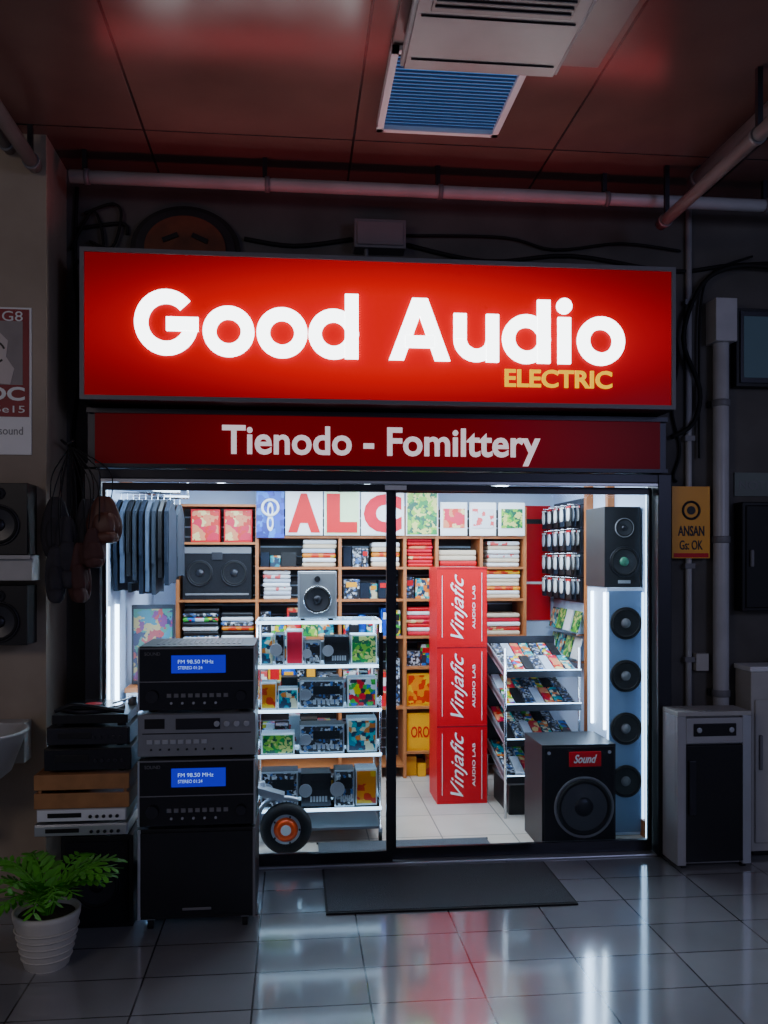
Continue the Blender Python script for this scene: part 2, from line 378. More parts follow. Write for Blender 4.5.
def cab(name,pts,r=.008,m=rubber): b=B(name); b.tube(pts,r,m); b.done()
cab('power_cable',[(-1.2,.085,3.52),(-.95,.085,3.56),(-.92,.085,3.5)],.01)
cab('power_cable',[(-.28,.085,3.5),(0,.085,3.47),(.325,.085,3.52)],.012)
cab('power_cable',[(.63,.085,3.5),(1.1,.085,3.42),(1.6,.085,3.47),(2.2,.085,3.4),(2.6,.085,3.45),(3.3,.085,3.5)],.012)
cab('power_cable',[(.63,.08,3.55),(1.2,.08,3.56),(1.5,.08,3.5),(1.9,.08,3.55),(2.26,.08,3.52)],.008)
cab('power_cable',[(2.14,.085,3.36),(2.2,.085,3.1),(2.25,.085,2.9),(2.21,.085,2.6),(2.26,.085,2.35),(2.22,.085,2.2),(2.24,.085,2.16)],.008)
cab('power_cable',[(2.9,.04,3.42),(2.6,.04,3.43),(2.38,.04,3.32),(2.26,.04,3.0),(2.36,.04,2.7),(2.32,.04,2.5),(2.2,.07,2.42)],.014)
cab('power_cable',[(2.7,.07,3.5),(2.46,.07,3.4),(2.38,.07,3.2),(2.37,.07,2.7),(2.37,.07,2.3)],.007)
cab('power_cable',[(-1.19,.085,3.75),(-1.2,.085,3.3),(-1.17,.085,2.8),(-1.21,.085,2.4),(-1.18,.085,2.1),(-1.19,.085,1.6)],.01)
cab('power_cable',[(-1.15,.07,3.6),(-1.0,.07,3.66),(-.95,.07,3.6),(-1.0,.07,3.42),(-1.12,.07,3.45)],.008)
cab('power_cable',[(-1.22,.07,3.4),(-1.1,.07,3.62),(-1.05,.07,3.4),(-1.2,.07,3.3),(-1.14,.07,2.9)],.008)

# ------------------------------------------------------------------ right exterior
b=B('drain_pipe'); b.cyl((2.49,.04,.0),.045,3.0,pipe_m,seg=24); b.bx(2.425,2.555,-.03,.1,2.97,3.22,pipe_m)
for z in(.9,1.8,2.6): b.cyl((2.49,.04,z),.052,.04,grey); b.bx(2.43,2.55,.07,.1,z,z+.04,darkmetal)
b.done(.004)
b=B('conduit_pipe'); b.cyl((2.31,.078,.0),.018,3.82,pipe_m,seg=16)
for z in(1.1,1.65,2.4,3.2): b.bx(2.28,2.34,.055,.1,z,z+.03,grey)
b.bx(2.345,2.42,.05,.1,1.05,1.15,offwhite); b.done()
b=B('warning_sign'); b.bx(2.19,2.42,.035,.05,1.71,2.13,yellow)
b.torus((2.305,.033,1.99),.05,.007,black,(0,1,0)); b.cyl((2.305,.035,1.99),.025,.004,black,(0,-1,0))
b.text('ANSAN',2.225,2.385,1.84,1.9,.035,black,bold=.02,ext=.003); b.text('Gs: OK',2.235,2.375,1.76,1.815,.035,black,bold=.01,ext=.003)
b.bx(2.2,2.41,.032,.035,1.715,1.74,red); b.bx(2.36,2.4,.05,.1,1.85,1.9,grey); b.done()
b=B('monitor_screen'); b.bx(2.58,3.1,.03,.1,2.72,3.18,black); b.bx(2.6,3.08,.02,.03,2.74,3.16,darkmetal)
b.bx(2.62,3.06,.016,.02,2.77,3.13,M('monitor_glass',(.04,.07,.11),.1,es=.04,ecol=(.3,.5,.7))); b.done(.01)
b=B('notice_board'); b.bx(2.6,3.05,.09,.1,2.08,2.22,M('notice',(.14,.17,.16),.6)); b.text('NOTICE',2.63,2.9,2.12,2.17,.09,grey,ext=.002); b.done()
b=B('electrical_panel'); b.bx(2.6,3.1,.0,.1,1.4,2.04,black); b.bx(2.62,3.08,-.012,0,1.42,2.02,blackgl); b.bx(2.64,2.66,-.03,-.012,1.66,1.76,grey); b.done(.006)

b=B('mini_fridge')
x0,x1,y0,y1=2.09,2.515,-.26,-.06
fg=M('fridge_grey',(.36,.36,.38),.4,var=.1)
for fx in(x0+.03,x1-.05):
    b.bx(fx,fx+.03,y0+.02,y0+.05,0,.02,black); b.bx(fx,fx+.03,y1-.05,y1-.02,0,.02,black)
b.bx(x0,x1,y0+.03,y1,.02,.84,fg); b.bx(x0-.0,x1,y0,y1,.84,.865,offwhite)
b.bx(x0,x0+.05,y0,y0+.03,.02,.84,fg); b.bx(x1-.05,x1,y0,y0+.03,.02,.84,silver)
b.bx(x0+.05,x1-.05,y0-.005,y0+.03,.04,.68,blackgl)
b.bx(x0+.05,x1-.05,y0-.002,y0+.03,.69,.83,fg); b.bx(x0+.09,x1-.09,y0-.008,y0,.73,.8,black)
b.cyl((x0+.12,y0-.008,.765),.015,.008,silver,(0,-1,0)); b.cyl((x1-.12,y0-.008,.765),.015,.008,silver,(0,-1,0))
b.bx(x0+.06,x0+.1,y0-.02,y0-.005,.3,.6,darkmetal)
b.done(.006)
b=B('utility_cabinet'); b.bx(2.6,3.2,-.1,.085,.03,1.06,offwhite); b.bx(2.59,3.21,-.11,.085,1.06,1.09,white); b.bx(2.62,3.18,-.112,-.1,.08,.9,offwhite)
b.bx(2.64,2.66,-.125,-.11,.5,.7,grey); b.bx(2.62,3.18,-.08,.08,0,.03,black); b.torus((2.9,-.02,1.13),.07,.012,black); b.cyl((2.9,-.02,1.09),.05,.05,black); b.done(.008)

# ------------------------------------------------------------------ left exterior
b=B('poster')
mar=M('poster_maroon',(.25,.01,.02),.5,var=.4,scale=5)
b.bx(-1.66,-1.32,-.31,-.3,2.23,2.97,whitecard); b.bx(-1.65,-1.33,-.314,-.31,2.42,2.96,mar); b.bx(-1.62,-1.36,-.316,-.314,2.58,2.9,M('poster_grey',(.3,.26,.25),.6,var=.3,scale=8))
skin=M('poster_figure',(.6,.52,.48),.6)
b.prism([(-1.6,2.6),(-1.42,2.58),(-1.4,2.66),(-1.44,2.72),(-1.43,2.8),(-1.49,2.86),(-1.58,2.82),(-1.62,2.7)],-.319,-.316,skin)
b.arc(-1.5,2.74,.06,.05,20,320,-.321,-.319,black,seg=20); b.arc(-1.46,2.66,.07,.062,100,260,-.321,-.319,black,seg=16)
b.text('G8',-1.46,-1.36,2.9,2.95,-.314,whitecard,ext=.002)
b.text('BDC',-1.6,-1.35,2.5,2.57,-.314,whitecard,bold=.03,ext=.002); b.text('6b 5e15',-1.6,-1.35,2.44,2.475,-.314,whitecard,ext=.002)
b.text('A nice sound',-1.62,-1.36,2.33,2.37,-.31,grey,ext=.002)
b.done()
def wspk(z0,z1):
    b=B('loudspeaker'); b.bx(-1.6,-1.295,-.46,-.3,z0,z1,black)
    c=(z0+z1)/2; b.driver((-1.43,-.46,c-.03),.1); b.driver((-1.43,-.46,z1-.05),.03); b.done(.008)
wspk(1.725,2.075); wspk(1.285,1.575)
b=B('ledge_shelf'); b.bx(-1.7,-1.28,-.47,-.3,1.705,1.723,offwhite); b.bx(-1.7,-1.28,-.44,-.3,1.6,1.705,offwhite); b.done()
b=B('wash_basin')
b.lathe((-1.56,-.58,.62),[(.12,0),(.22,.08),(.28,.24),(.3,.27),(.29,.28),(.26,.26),(.2,.1),(.05,.07)],offwhite,seg=36)
b.bx(-1.8,-1.32,-.42,-.3,.7,.9,offwhite); b.cyl((-1.56,-.36,.9),.015,.12,chrome); b.tube([(-1.56,-.36,1.02),(-1.56,-.42,1.06),(-1.56,-.5,1.0)],.012,chrome)
b.tube([(-1.56,-.58,.63),(-1.56,-.58,.45),(-1.56,-.45,.42),(-1.56,-.3,.42)],.02,chrome); b.done(.01)

b=B('coat_hook'); b.tube([(-1.2,.1,2.3),(-1.2,-.2,2.32),(-1.14,-.33,2.28),(-1.1,-.36,2.3)],.006,darkmetal); b.done()
def bag(cx,cz,sx,sz,m,top,y=-.36):
    b=B('hanging_bag'); b.blob((cx,y,cz),(sx,.045,sz),m,top=.7,bot=1.1,wr=.12)
    b.blob((cx+sx*.15,y-.03,cz-sz*.2),(sx*.85,.035,sz*.5),m,top=.8,bot=1,wr=.1)
    b.blob((cx+sx*.3,y-.05,cz-sz*.75),(sx*.75,.04,sz*.25),m,top=.9,bot=.8,wr=.08)
    for s_ in(-1,1): b.tube([(cx+s_*sx*.4,y,cz+sz*.75),(cx+s_*sx*.3,y,(cz+top)/2+.06),(-1.12,-.345,top)],.003,rubber)
    b.done()
dk=M('black_cloth',(.03,.028,.034),.85,bump=.4,var=.6); dk2=M('dark_brown_cloth',(.07,.026,.022),.8,var=.4)
bag(-1.18,1.86,.07,.16,dk,2.27,-.37); bag(-1.12,1.74,.07,.18,dk,2.27,-.42); bag(-1.03,1.86,.07,.15,dk,2.27,-.38); bag(-.94,1.9,.085,.12,leather,2.27,-.42); bag(-1.05,1.64,.055,.15,dk2,2.27,-.45); bag(-1.16,1.63,.05,.14,dk,2.27,-.46); bag(-.98,1.76,.06,.1,dk2,2.27,-.47)

# equipment pile
b=B('floor_speaker'); b.bx(-1.07,-.745,-.72,-.34,.0,.424,black); b.bx(-1.05,-.765,-.73,-.72,.02,.4,cloth); b.driver((-.908,-.73,.2),.11); b.done(.006)
def deck(name,x0,x1,y0,y1,z0,z1,body,face):
    b=B(name)
    for fx in(x0+.05,x1-.05):
        for fy in(y0+.05,y1-.05): b.cyl((fx,fy,z0),.018,.012,rubber)
    b.bx(x0,x1,y0,y1,z0+.012,z1,body); b.bx(x0+.004,x1-.004,y0-.008,y0,z0+.015,z1-.004,face)
    h=z1-z0
    b.bx(x0+.05,x0+.2,y0-.011,y0-.008,z0+h*.45,z0+h*.75,black)
    for k in range(5): b.cyl((x1-.04-.03*k,y0-.008,z0+h*.5),.008,.008,darkmetal,(0,-1,0),12)
    b.done(.003)
deck('dvd_player',-1.18,-.765,-.75,-.36,.426,.49,silver,silver)
deck('dvd_player',-1.17,-.77,-.75,-.36,.492,.562,offwhite,white)
b=B('wooden_crate')
for z in(.565,.65):
    b.bx(-1.18,-.755,-.76,-.745,z,z+.07,crate_w); b.bx(-1.18,-.755,-.37,-.355,z,z+.07,crate_w)
    b.bx(-1.18,-1.165,-.745,-.37,z,z+.07,crate_w); b.bx(-.77,-.755,-.745,-.37,z,z+.07,crate_w)
b.bx(-1.165,-.77,-.745,-.37,.565,.58,crate_w); b.bx(-1.165,-.77,-.745,-.37,.71,.72,crate_w)
for x in(-1.165,-.785):
    for y in (-.745,-.385): b.bx(x,x+.015,y,y+.015,.565,.72,crate_w)
b.done(.003)
deck('amplifier',-1.14,-.75,-.74,-.36,.722,.835,black,blackgl)
deck('amplifier',-1.13,-.76,-.73,-.37,.837,.93,black,darkmetal)
b=B('turntable')
for x in(-1.08,-.8):
    for y in(-.7,-.4): b.cyl((x,y,.932),.02,.015,rubber)
b.bx(-1.11,-.77,-.72,-.38,.945,.985,black); b.lathe((-.96,-.55,.985),[(.145,0),(.145,.015),(.13,.02)],darkmetal,seg=40); b.cyl((-.96,-.55,1.005),.135,.004,blackgl,seg=40); b.cyl((-.96,-.55,1.009),.04,.002,red)
b.cyl((-.8,-.43,.985),.022,.04,silver); b.tube([(-.8,-.43,1.025),(-.81,-.52,1.025),(-.86,-.6,1.018)],.005,silver)
b.tube([(-1.1,-.7,1.0),(-1.02,-.72,1.03),(-.94,-.7,1.02),(-.86,-.72,1.01),(-.79,-.7,.995)],.01,black)
b.done(.004)

# AV stack
X0,X1=-.71,-.18
b=B('subwoofer_cabinet')
b.bx(X0,X1,-.8,-.38,.06,.47,black); b.bx(X0,X0+.012,-.812,-.8,.06,.47,silver); b.bx(X0+.012,X1-.012,-.81,-.8,.075,.455,blackgl); b.bx(X1-.012,X1,-.812,-.8,.06,.47,grey)
b.bx(X0+.2,X0+.33,-.813,-.81,.1,.112,grey)
for x in(X0+.05,X1-.05):
    for y in(-.75,-.43): b.cyl((x-.012,y,.026),.026,.024,rubber,(1,0,0),20); b.bx(x-.018,x+.018,y-.02,y+.02,.045,.062,silver)
b.done(.004)
def receiver(z0,z1):
    b=B('av_receiver')
    for x in(X0+.06,X1-.06):
        for y in(-.74,-.44): b.cyl((x,y,z0),.022,.014,rubber)
    zb=z0+.014; b.bx(X0+.005,X1-.005,-.79,-.38,zb,z1,black); b.bx(X0,X1,-.805,-.79,zb,z1-.004,blackgl)
    h=z1-zb; b.bx(X0+.15,X1-.135,-.808,-.805,zb+h*.58,zb+h*.86,bluelcd)
    b.text('FM 98.50 MHz',X0+.18,X1-.19,zb+h*.73,zb+h*.79,-.808,lcdtxt,ext=.001); b.text('STEREO 01:24',X0+.18,X1-.24,zb+h*.64,zb+h*.69,-.808,lcdtxt,ext=.001)
    b.bx(X0+.004,X1-.004,-.807,-.805,zb+h*.44,zb+h*.455,grey); b.bx(X0,X0+.008,-.808,-.805,zb,z1-.004,silver); b.bx(X1-.008,X1,-.808,-.805,zb,z1-.004,silver)
    b.bx(X0,X1,-.807,-.805,z1-.012,z1-.005,grey)
    b.cyl((X0+.065,-.805,zb+h*.22),.028,.02,darkmetal,(0,-1,0),28); b.cyl((X1-.065,-.805,zb+h*.22),.022,.02,darkmetal,(0,-1,0),28)
    for k in range(9): b.bx(X0+.13+k*.032,X0+.15+k*.032,-.81,-.805,zb+h*.2,zb+h*.26,grey)
    for k in range(5): b.cyl((X0+.15+k*.05,-.805,zb+h*.11),.006,.006,silver,(0,-1,0),10)
    b.text('SOUND',X0+.03,X0+.1,zb+h*.86,zb+h*.91,-.805,grey,ext=.001)
    for k in range(16): b.bx(X0+.07+k*.025,X0+.083+k*.025,-.7,-.45,z1,z1+.002,darkmetal)
    b.done(.004)
receiver(.472,.79); receiver(1.0,1.305)
b=B('cassette_deck'); sg=M('deck_silver',(.26,.27,.29),.35,.5)
for x in(X0+.06,X1-.06):
    for y in(-.74,-.44): b.cyl((x,y,.793),.022,.012,rubber)
b.bx(X0+.005,X1-.005,-.79,-.38,.804,.996,sg); b.bx(X0,X1,-.805,-.79,.804,.994,sg)
b.bx(X0+.02,X1-.02,-.808,-.805,.905,.91,darkmetal); b.bx(X0+.03,X0+.12,-.808,-.805,.93,.975,black); b.bx(X0+.17,X0+.37,-.809,-.805,.925,.975,darkmetal)
for k in range(8): b.bx(X0+.04+k*.035,X0+.065+k*.035,-.811,-.805,.86,.88,silver)
for k in range(4): b.cyl((X1-.04-k*.045,-.805,.95),.013,.014,silver,(0,-1,0),20)
for k in range(10): b.cyl((X0+.06+k*.04,-.805,.835),.005,.006,darkmetal,(0,-1,0),10)
b.done(.003)

# potted palm
b=B('potted_palm'); pc=Vector((-1.035,-1.08,0)); q_=.9
b.lathe(pc,[(r*q_,h*q_) for r,h in[(.09,0),(.1,.01),(.122,.1),(.14,.2),(.15,.235),(.152,.262),(.138,.262),(.13,.23),(.02,.225)]],potm,seg=40)
for k in range(5): b.torus(pc+Vector((0,0,(.05+k*.033)*q_)),(.111+k*.0075)*q_,.004,potm,seg=40,n=6)
b.cyl(pc+Vector((0,0,.204)),.114,.012,soil)
li=b.mi(leafm)
for i in range(24):
    a=i*2.4+random.uniform(-.2,.2); L_=random.uniform(.25,.35); el=random.uniform(1.0,1.4) if i%3 else random.uniform(1.3,1.55)
    d=Vector((math.cos(a),math.sin(a),0)); pts=[]
    p=pc+Vector((0,0,.212))+d*.02; ang=el
    for k in range(11):
        pts.append(p.copy()); p=p+(d*math.cos(ang)+Vector((0,0,math.sin(ang))))*L_/9; ang-=.16
    b.tube(pts[::2],.003,leafm,5)
    sd=d.cross(Vector((0,0,1)))
    for k in range(3,11):
        t=(pts[k]-pts[k-1]).normalized(); ln=.09*(1-abs(k-6)/9)
        for s_ in(-1,1):
            dirn=(sd*s_*.75+t*.7+Vector((0,0,-.15+random.uniform(-.15,.15)))).normalized(); w=t*.015
            q=pts[k]; V=[b.bm.verts.new(v) for v in(q,q+dirn*ln*.3+w,q+dirn*ln*.7+w*.8,q+dirn*ln,q+dirn*ln*.7-w*.8,q+dirn*ln*.3-w)]
            f=b.bm.faces.new(V); f.material_index=li
b.done(recalc=False)

b=B('doormat'); b.bx(.16,1.38,-.67,-.09,0,.012,matm)
for q in((.15,1.39,-.685,-.67),(.15,1.39,-.09,-.075),(.15,.16,-.67,-.09),(1.38,1.39,-.67,-.09)): b.bx(*q,0,.009,rubber)
b.done()
b=B('doormat'); b.bx(.14,1.16,.14,.37,0,.012,matm); b.bx(.13,1.17,.13,.14,0,.009,rubber); b.bx(.13,1.17,.37,.38,0,.009,rubber); b.done()

# ------------------------------------------------------------------ shop interior
b=B('shelving_unit'); yf,yr=1.9,2.27
vx=[-.885,-.287,.35,.855,1.107,1.46,1.81]
for x in vx: b.bx(x-.012,x+.012,yf,yr,0,2.12,wood)
def rows(xa,xb,zs):
    for z in zs: b.bx(xa+.012,xb-.012,yf,yr,z-.012,z+.006,wood)
R=[[.1,.55,1.08,1.39,1.83,2.12],[.1,.55,1.1,1.39,1.64,1.88],[.1,.55,1.1,1.39,1.64,1.88],[.2,.55,.86,1.10,1.39,1.64,1.88],[.2,.55,.86,1.10,1.39,1.88],[.2,.55,.86,1.10,1.39,1.64,1.88]]
for k in range(6): rows(vx[k],vx[k+1],R[k])
for k in range(27): b.bx(vx[0],vx[-1],yr-.014,yr-.001,.02+k*.078,.085+k*.078,slat_m)
b.done()
def stack(name,x0,x1,y0,y1,z0,z1,n,mats):
    b=B(name); h=(z1-z0)/n
    for k in range(n):
        j=random.uniform(-.006,.006); b.bx(x0+j,x1+j,y0+random.uniform(0,.02),y1,z0+k*h,z0+(k+1)*h-.002,mats[k%len(mats)])
    b.done(min(.012,h*.35))
def goods(x0,x1,z,zmax,y=1.94,mats=None,dep=.2):
    b=B('boxed_merchandise'); x=x0
    while x<x1-.05:
        w=random.uniform(.05,.13); w=min(w,x1-x); h=random.uniform(.55,.92)*(zmax-z)
        yy=y+random.uniform(0,.06); b.bx(x,x+w-.006,yy,yy+dep,z,z+h,random.choice(mats or GOODS)) 
        if random.random()<.6: b.bx(x+w*.15,x+w*.8,yy-.002,yy,z+h*.6,z+h*.85,random.choice([whitecard,yellow,red,black]))
        x+=w
    b.done(.002)
S1=1.397
def box_pic(name,x0,x1,y0,y1,z0,z1,body,pr,txt=None,tm=None):
    b=B(name); b.bx(x0,x1,y0,y1,z0,z1,body); w=x1-x0;h=z1-z0
    b.bx(x0+w*.05,x1-w*.05,y0-.003,y0,z0+h*.05,z1-h*.05,pr)
    if txt: b.text(txt,x0+w*.15,x1-w*.15,z0+h*.35,z0+h*.65,y0-.003,tm or whitecard,bold=.02,ext=.003)
    b.done(.003)
b=B('boombox'); b.bx(-.85,-.33,1.93,2.2,S1,1.80,cloth); b.driver((-.72,1.93,1.6),.1,rim=darkmetal,cone=cloth); b.driver((-.46,1.93,1.6),.1,rim=darkmetal,cone=cloth); b.bx(-.63,-.55,1.922,1.93,1.7,1.76,darkmetal); b.bx(-.85,-.33,1.925,1.93,1.75,1.8,grey); b.bx(-.83,-.35,1.925,1.93,1.43,1.445,grey); b.done(.012)
box_pic('product_box',-.79,-.57,1.95,2.1,1.837,2.09,red,multi2); box_pic('product_box',-.54,-.325,1.95,2.1,1.837,2.09,red,multi2)
stack('magazine_stack',-.85,-.58,1.93,2.2,1.087,1.33,7,[multi5,black,white,darkmetal,multi]); stack('magazine_stack',-.56,-.31,1.93,2.2,1.087,1.3,6,[white,black,orangepr,multi5])
goods(-.86,-.31,.557,1.0)
stack('folded_shirt_stack',-.24,-.03,1.93,2.2,S1,1.62,7,[white,greyfab,multi6]); stack('folded_shirt_stack',.1,.3,1.93,2.2,S1,1.56,5,[black,greyjk,denim]) 
stack('folded_shirt_stack',.06,.32,1.93,2.2,1.647,1.86,6,[beige,white,orangepr,greyfab]); goods(-.26,.04,1.647,1.8,mats=[black,multi5,denim,multi7]); stack('folded_shirt_stack',.6,.82,1.93,2.2,1.647,1.84,5,[beige,white,orangepr]); goods(.38,.58,1.647,1.84,mats=[black,multi5,multi,denim])
goods(.38,.83,S1,1.61,mats=[black,multi5,denim,multi7,multi5])
goods(-.26,.33,1.107,1.35); goods(.38,.83,1.107,1.35); goods(-.26,.33,.557,1.0); goods(.38,.83,.557,1.0)
stack('folded_shirt_stack',.88,1.08,1.93,2.2,1.647,1.87,8,[red,redpk,multi2]); goods(.875,1.09,S1,1.6,mats=[black,multi5,multi7])
stack('folded_shirt_stack',.875,1.08,1.93,2.2,1.107,1.33,7,[redpk,whitecard,red,multi2]); goods(.875,1.09,.867,1.06,mats=[multi5,multi,black,multi7])
box_pic('gift_box',.875,1.08,1.93,2.15,.557,.81,yellow,orangepr); box_pic('gift_box',.875,1.08,1.93,2.15,.207,.5,yellow,yellow,'ORO',red)
goods(.875,1.09,.0,.18,mats=[black,orangepr,yellow])
stack('folded_shirt_stack',1.13,1.43,1.93,2.2,1.397,1.78,9,[beige,whitecard,red,beige]); stack('folded_shirt_stack',1.49,1.78,1.93,2.2,1.397,1.62,7,[beige,whitecard,orangepr,beige]); stack('folded_shirt_stack',1.52,1.78,1.93,2.2,1.647,1.85,6,[whitecard,beige,multi6])
stack('folded_shirt_stack',1.5,1.78,1.93,2.2,1.107,1.28,5,[beige,multi2,whitecard,redpk]); goods(1.49,1.79,.867,1.05); goods(1.49,1.79,.557,.8); goods(1.49,1.79,.207,.5); goods(1.13,1.44,1.107,1.34)
def card(name,x0,x1,z0,z1,m,txt=None,tm=None,y=1.87):
    b=B(name); b.bx(x0,x1,y,y+.025,z0,z1,whitecard); b.bx(x0+.008,x1-.008,y-.004,y,z0+.008,z1-.008,m)
    if txt: b.text(txt,x0+.02,x1-.02,z0+.02,z1-.02,y-.004,tm,bold=.07,ext=.004)
    b.done()
b=B('poster_card'); b.bx(-.29,-.08,1.87,1.895,1.87,2.24,multi4); b.torus((-.185,1.865,2.1),.06,.01,whitecard,(0,1,0)); b.text('8',-.21,-.16,1.92,2.14,1.87,whitecard,ext=.003); b.done()
card('letter_board',-.07,.215,1.89,2.23,whitecard,'A',red); card('letter_board',.225,.5,1.89,2.23,M('pale_card',(.6,.8,.45),.5),'L',red); card('letter_board',.51,.845,1.89,2.23,whitecard,'C',redpk)
card('poster_card',.86,1.11,1.89,2.23,multi3)
for k in range(3):
    card('poster_card',1.13+k*.23,1.34+k*.23,1.89,2.15,whitecard)
    b=B('poster_card'); b.bx(1.15+k*.23,1.32+k*.23,1.86,1.8655,1.95,2.1,[multi2,multi6,multi3][k]); b.done()
for k in range(3):
    z=.001+k*.55; b=B('red_carton'); b.bx(.985,1.339,1.15,1.5,z,z+.549,red)
    b.text('Vinjafic',1.08,1.2,z+.05,z+.5,1.15,whitecard,bold=.0,ext=.003,vert=True,shear=.6); b.bx(1.30,1.303,1.147,1.15,z+.03,z+.51,whitecard); b.bx(1.02,1.023,1.147,1.15,z+.06,z+.49,whitecard)
    b.text('AUDIO LAB',1.235,1.255,z+.12,z+.42,1.15,whitecard,ext=.002,vert=True); b.bx(.985,1.339,1.149,1.15,z+.535,z+.54,black); b.done(.004)
# central display rack
b=B('display_rack'); x0,x1,y0,y1=-.222,.516,.4,.82
lv=[1.33,1.065,.80,.53,.205]
for x in(x0,x1):
    for y in(y0,y1): b.cyl((x,y,.07),.007,1.26,chrome,seg=14); b.cyl((x-.009,y,.03),.03,.018,rubber,(1,0,0),20); b.bx(x-.012,x+.012,y-.012,y+.012,.05,.08,chrome)
for z in lv:
    b.bx(x0,x1,y0,y1,z-.01,z,glassr); b.bx(x0-.005,x1+.005,y0-.012,y0-.002,z-.014,z+.004,led2); b.bx(x0-.005,x1+.005,y1,y1+.008,z-.012,z,led2)
    b.bx(x0-.009,x0-.002,y0,y1,z-.01,z+.0,led2); b.bx(x1+.002,x1+.009,y0,y1,z-.01,z+.0,led2)
for x in(x0-.002,x1-.002): b.bx(x,x+.004,y0+.01,y1-.01,.1,1.33,glassr)
b.bx(x0,x1,y0,y1,.075,.09,grey)
b.done()
def stereo(x0,x1,y,z0,z1,kind):
    if kind in(0,1,2):
        b=B('car_stereo'); face=[multi5,blackgl,darkmetal][kind]
        b.bx(x0,x1,y,y+.15,z0,z1,black); b.bx(x0,x1,y-.008,y,z0,z1,silver if kind==0 else darkmetal); w=x1-x0;h=z1-z0
        b.bx(x0+.008,x1-.008,y-.012,y-.008,z0+.008,z1-.008,face); b.cyl((x0+w*.14,y-.012,z0+h*.5),h*.2,.012,silver,(0,-1,0),20)
        b.bx(x0+w*.3,x1-w*.1,y-.015,y-.012,z0+h*.5,z0+h*.8,bluelcd if kind==1 else black)
        for k in range(6): b.bx(x0+w*(.3+k*.1),x0+w*(.37+k*.1),y-.016,y-.012,z0+h*.15,z0+h*.32,silver)
        b.done(.002)
    else: box_pic('product_box',x0,x1,y,y+.15,z0,z1,whitecard,[multi,multi3,multi6,orangepr,multi7,redpk][kind-3])
rowsd=[(1.066,[(-.2,-.13,.18,7),(-.12,-.06,.19,0),(-.05,.05,.21,8),(.06,.16,.14,0),(.18,.33,.17,2),(.34,.5,.18,4)]),
(.801,[(-.2,-.11,.16,6),(-.1,.02,.12,7),(.03,.3,.17,0),(.32,.5,.18,3)]),
(.531,[(-.2,.0,.12,4),(.03,.3,.17,0),(.32,.5,.2,7)]),
(.206,[(-.2,.02,.22,0),(.04,.22,.2,2),(.24,.36,.22,0),(.37,.5,.22,6)])]
for z,it in rowsd:
    for a,c,h,k in it: stereo(a,c,.43+random.uniform(0,.03),z,z+h,k)
for z in(1.066,.801,.531,.206): goods(-.2,.5,z,z+.2,y=.64,mats=[multi5,multi,black,multi7,grey,multi6],dep=.11)
b=B('mini_speaker'); b.bx(.02,.255,.45,.65,1.345,1.63,silver); b.bx(.03,.245,.44,.45,1.355,1.62,sg); b.driver((.137,.44,1.46),.085,rim=chrome); b.cyl((.137,.44,1.585),.018,.01,black,(0,-1,0),20)
for x in(.05,.22):
    for y in(.48,.62): b.cyl((x,y,1.331),.014,.015,rubber)
b.done(.014)
b=B('trolley_wheel'); c=Vector((-.05,.22,.15))
b.torus(c,.112,.038,rubber,(0,1,0),40,14) 
b.lathe(c+Vector((0,-.03,0)),[(.085,0),(.085,.06)],silver,(0,1,0),36); b.lathe(c+Vector((0,-.045,0)),[(.045,0),(.07,.015)],orange,(0,1,0),30); b.lathe(c+Vector((0,-.05,0)),[(.03,0),(.03,.03)],whitecard,(0,1,0),24)
for k in range(5):
    a=k*2*math.pi/5; b.cyl(c+Vector((.078*math.cos(a),-.036,.078*math.sin(a))),.006,.008,black,(0,-1,0),10)
b.tube([c+Vector((0,.04,0)),c+Vector((-.06,.05,.12)),c+Vector((-.12,.05,.2)),c+Vector((-.14,.05,.26))],.018,silver)
b.bx(-.23,-.06,.2,.29,.33,.37,silver,ry=.3); b.tube([c+Vector((-.16,.0,.02)),c+Vector((-.15,0,.1)),c+Vector((-.1,0,.16)),c+Vector((0,0,.175)),c+Vector((.07,0,.16))],.014,silver); b.done()
# right rack
b=B('magazine_rack'); x0,x1,y0,y1=1.38,1.88,.78,1.35
for x in(x0,x1):
    for y in(y0,y1): b.cyl((x,y,0),.01,1.12,chrome,seg=12)
trays=[1.05,.83,.6,.36]
for n,z in enumerate(trays):
    b.bx(x0,x1,y0-.02,y1,z-.05,z-.035,silver,rx=.22); b.bx(x0,x1,y0-.045,y0-.035,z-.12,z-.07,darkmetal); b.bx(x0,x1,y0-.047,y0-.045,z-.075,z-.068,led2)
    b.bx(x0,x0+.008,y0,y1,z-.07,z-.01,silver,rx=.22)
    for j in range(2):
        for k in range(7):
            a=x0+.02+k*.067; yc_=y0+.04+j*.27
            zc=z-.035+(yc_+.12-(y0+y1)/2)*.22
            b.bx(a,a+.057,yc_,yc_+.22,zc,zc+.02,[multi5,multi,black,multi5,greyfab,multi2,multi7][(k+j*3+n)%7],rx=.22+.1)
b.bx(x0,x1,y1-.01,y1,.3,1.15,darkmetal)
b.done()
b=B('storage_box'); b.bx(1.42,1.8,.85,1.3,0,.22,black); b.bx(1.41,1.81,.84,1.31,.2,.23,grey); b.done(.005)
b=B('tower_speaker'); b.bx(1.915,2.148,.36,.72,.0,1.53,M('column_white',(.58,.7,.88),.4,var=.06)); b.bx(1.925,2.14,.352,.36,.02,1.51,M('baffle',(.15,.24,.4),.4))
for z in(1.31,.985,.66,.335): b.driver((2.033,.352,z),.1,rim=black,cone=black,cap=grey)
b.bx(1.9,1.915,.37,.385,.65,1.5,led); b.bx(1.9,1.915,.6,.615,.65,1.5,led); b.bx(2.135,2.148,.345,.36,.1,1.5,led2); b.bx(1.915,1.925,.35,.36,.1,1.5,led2)
b.done(.004)
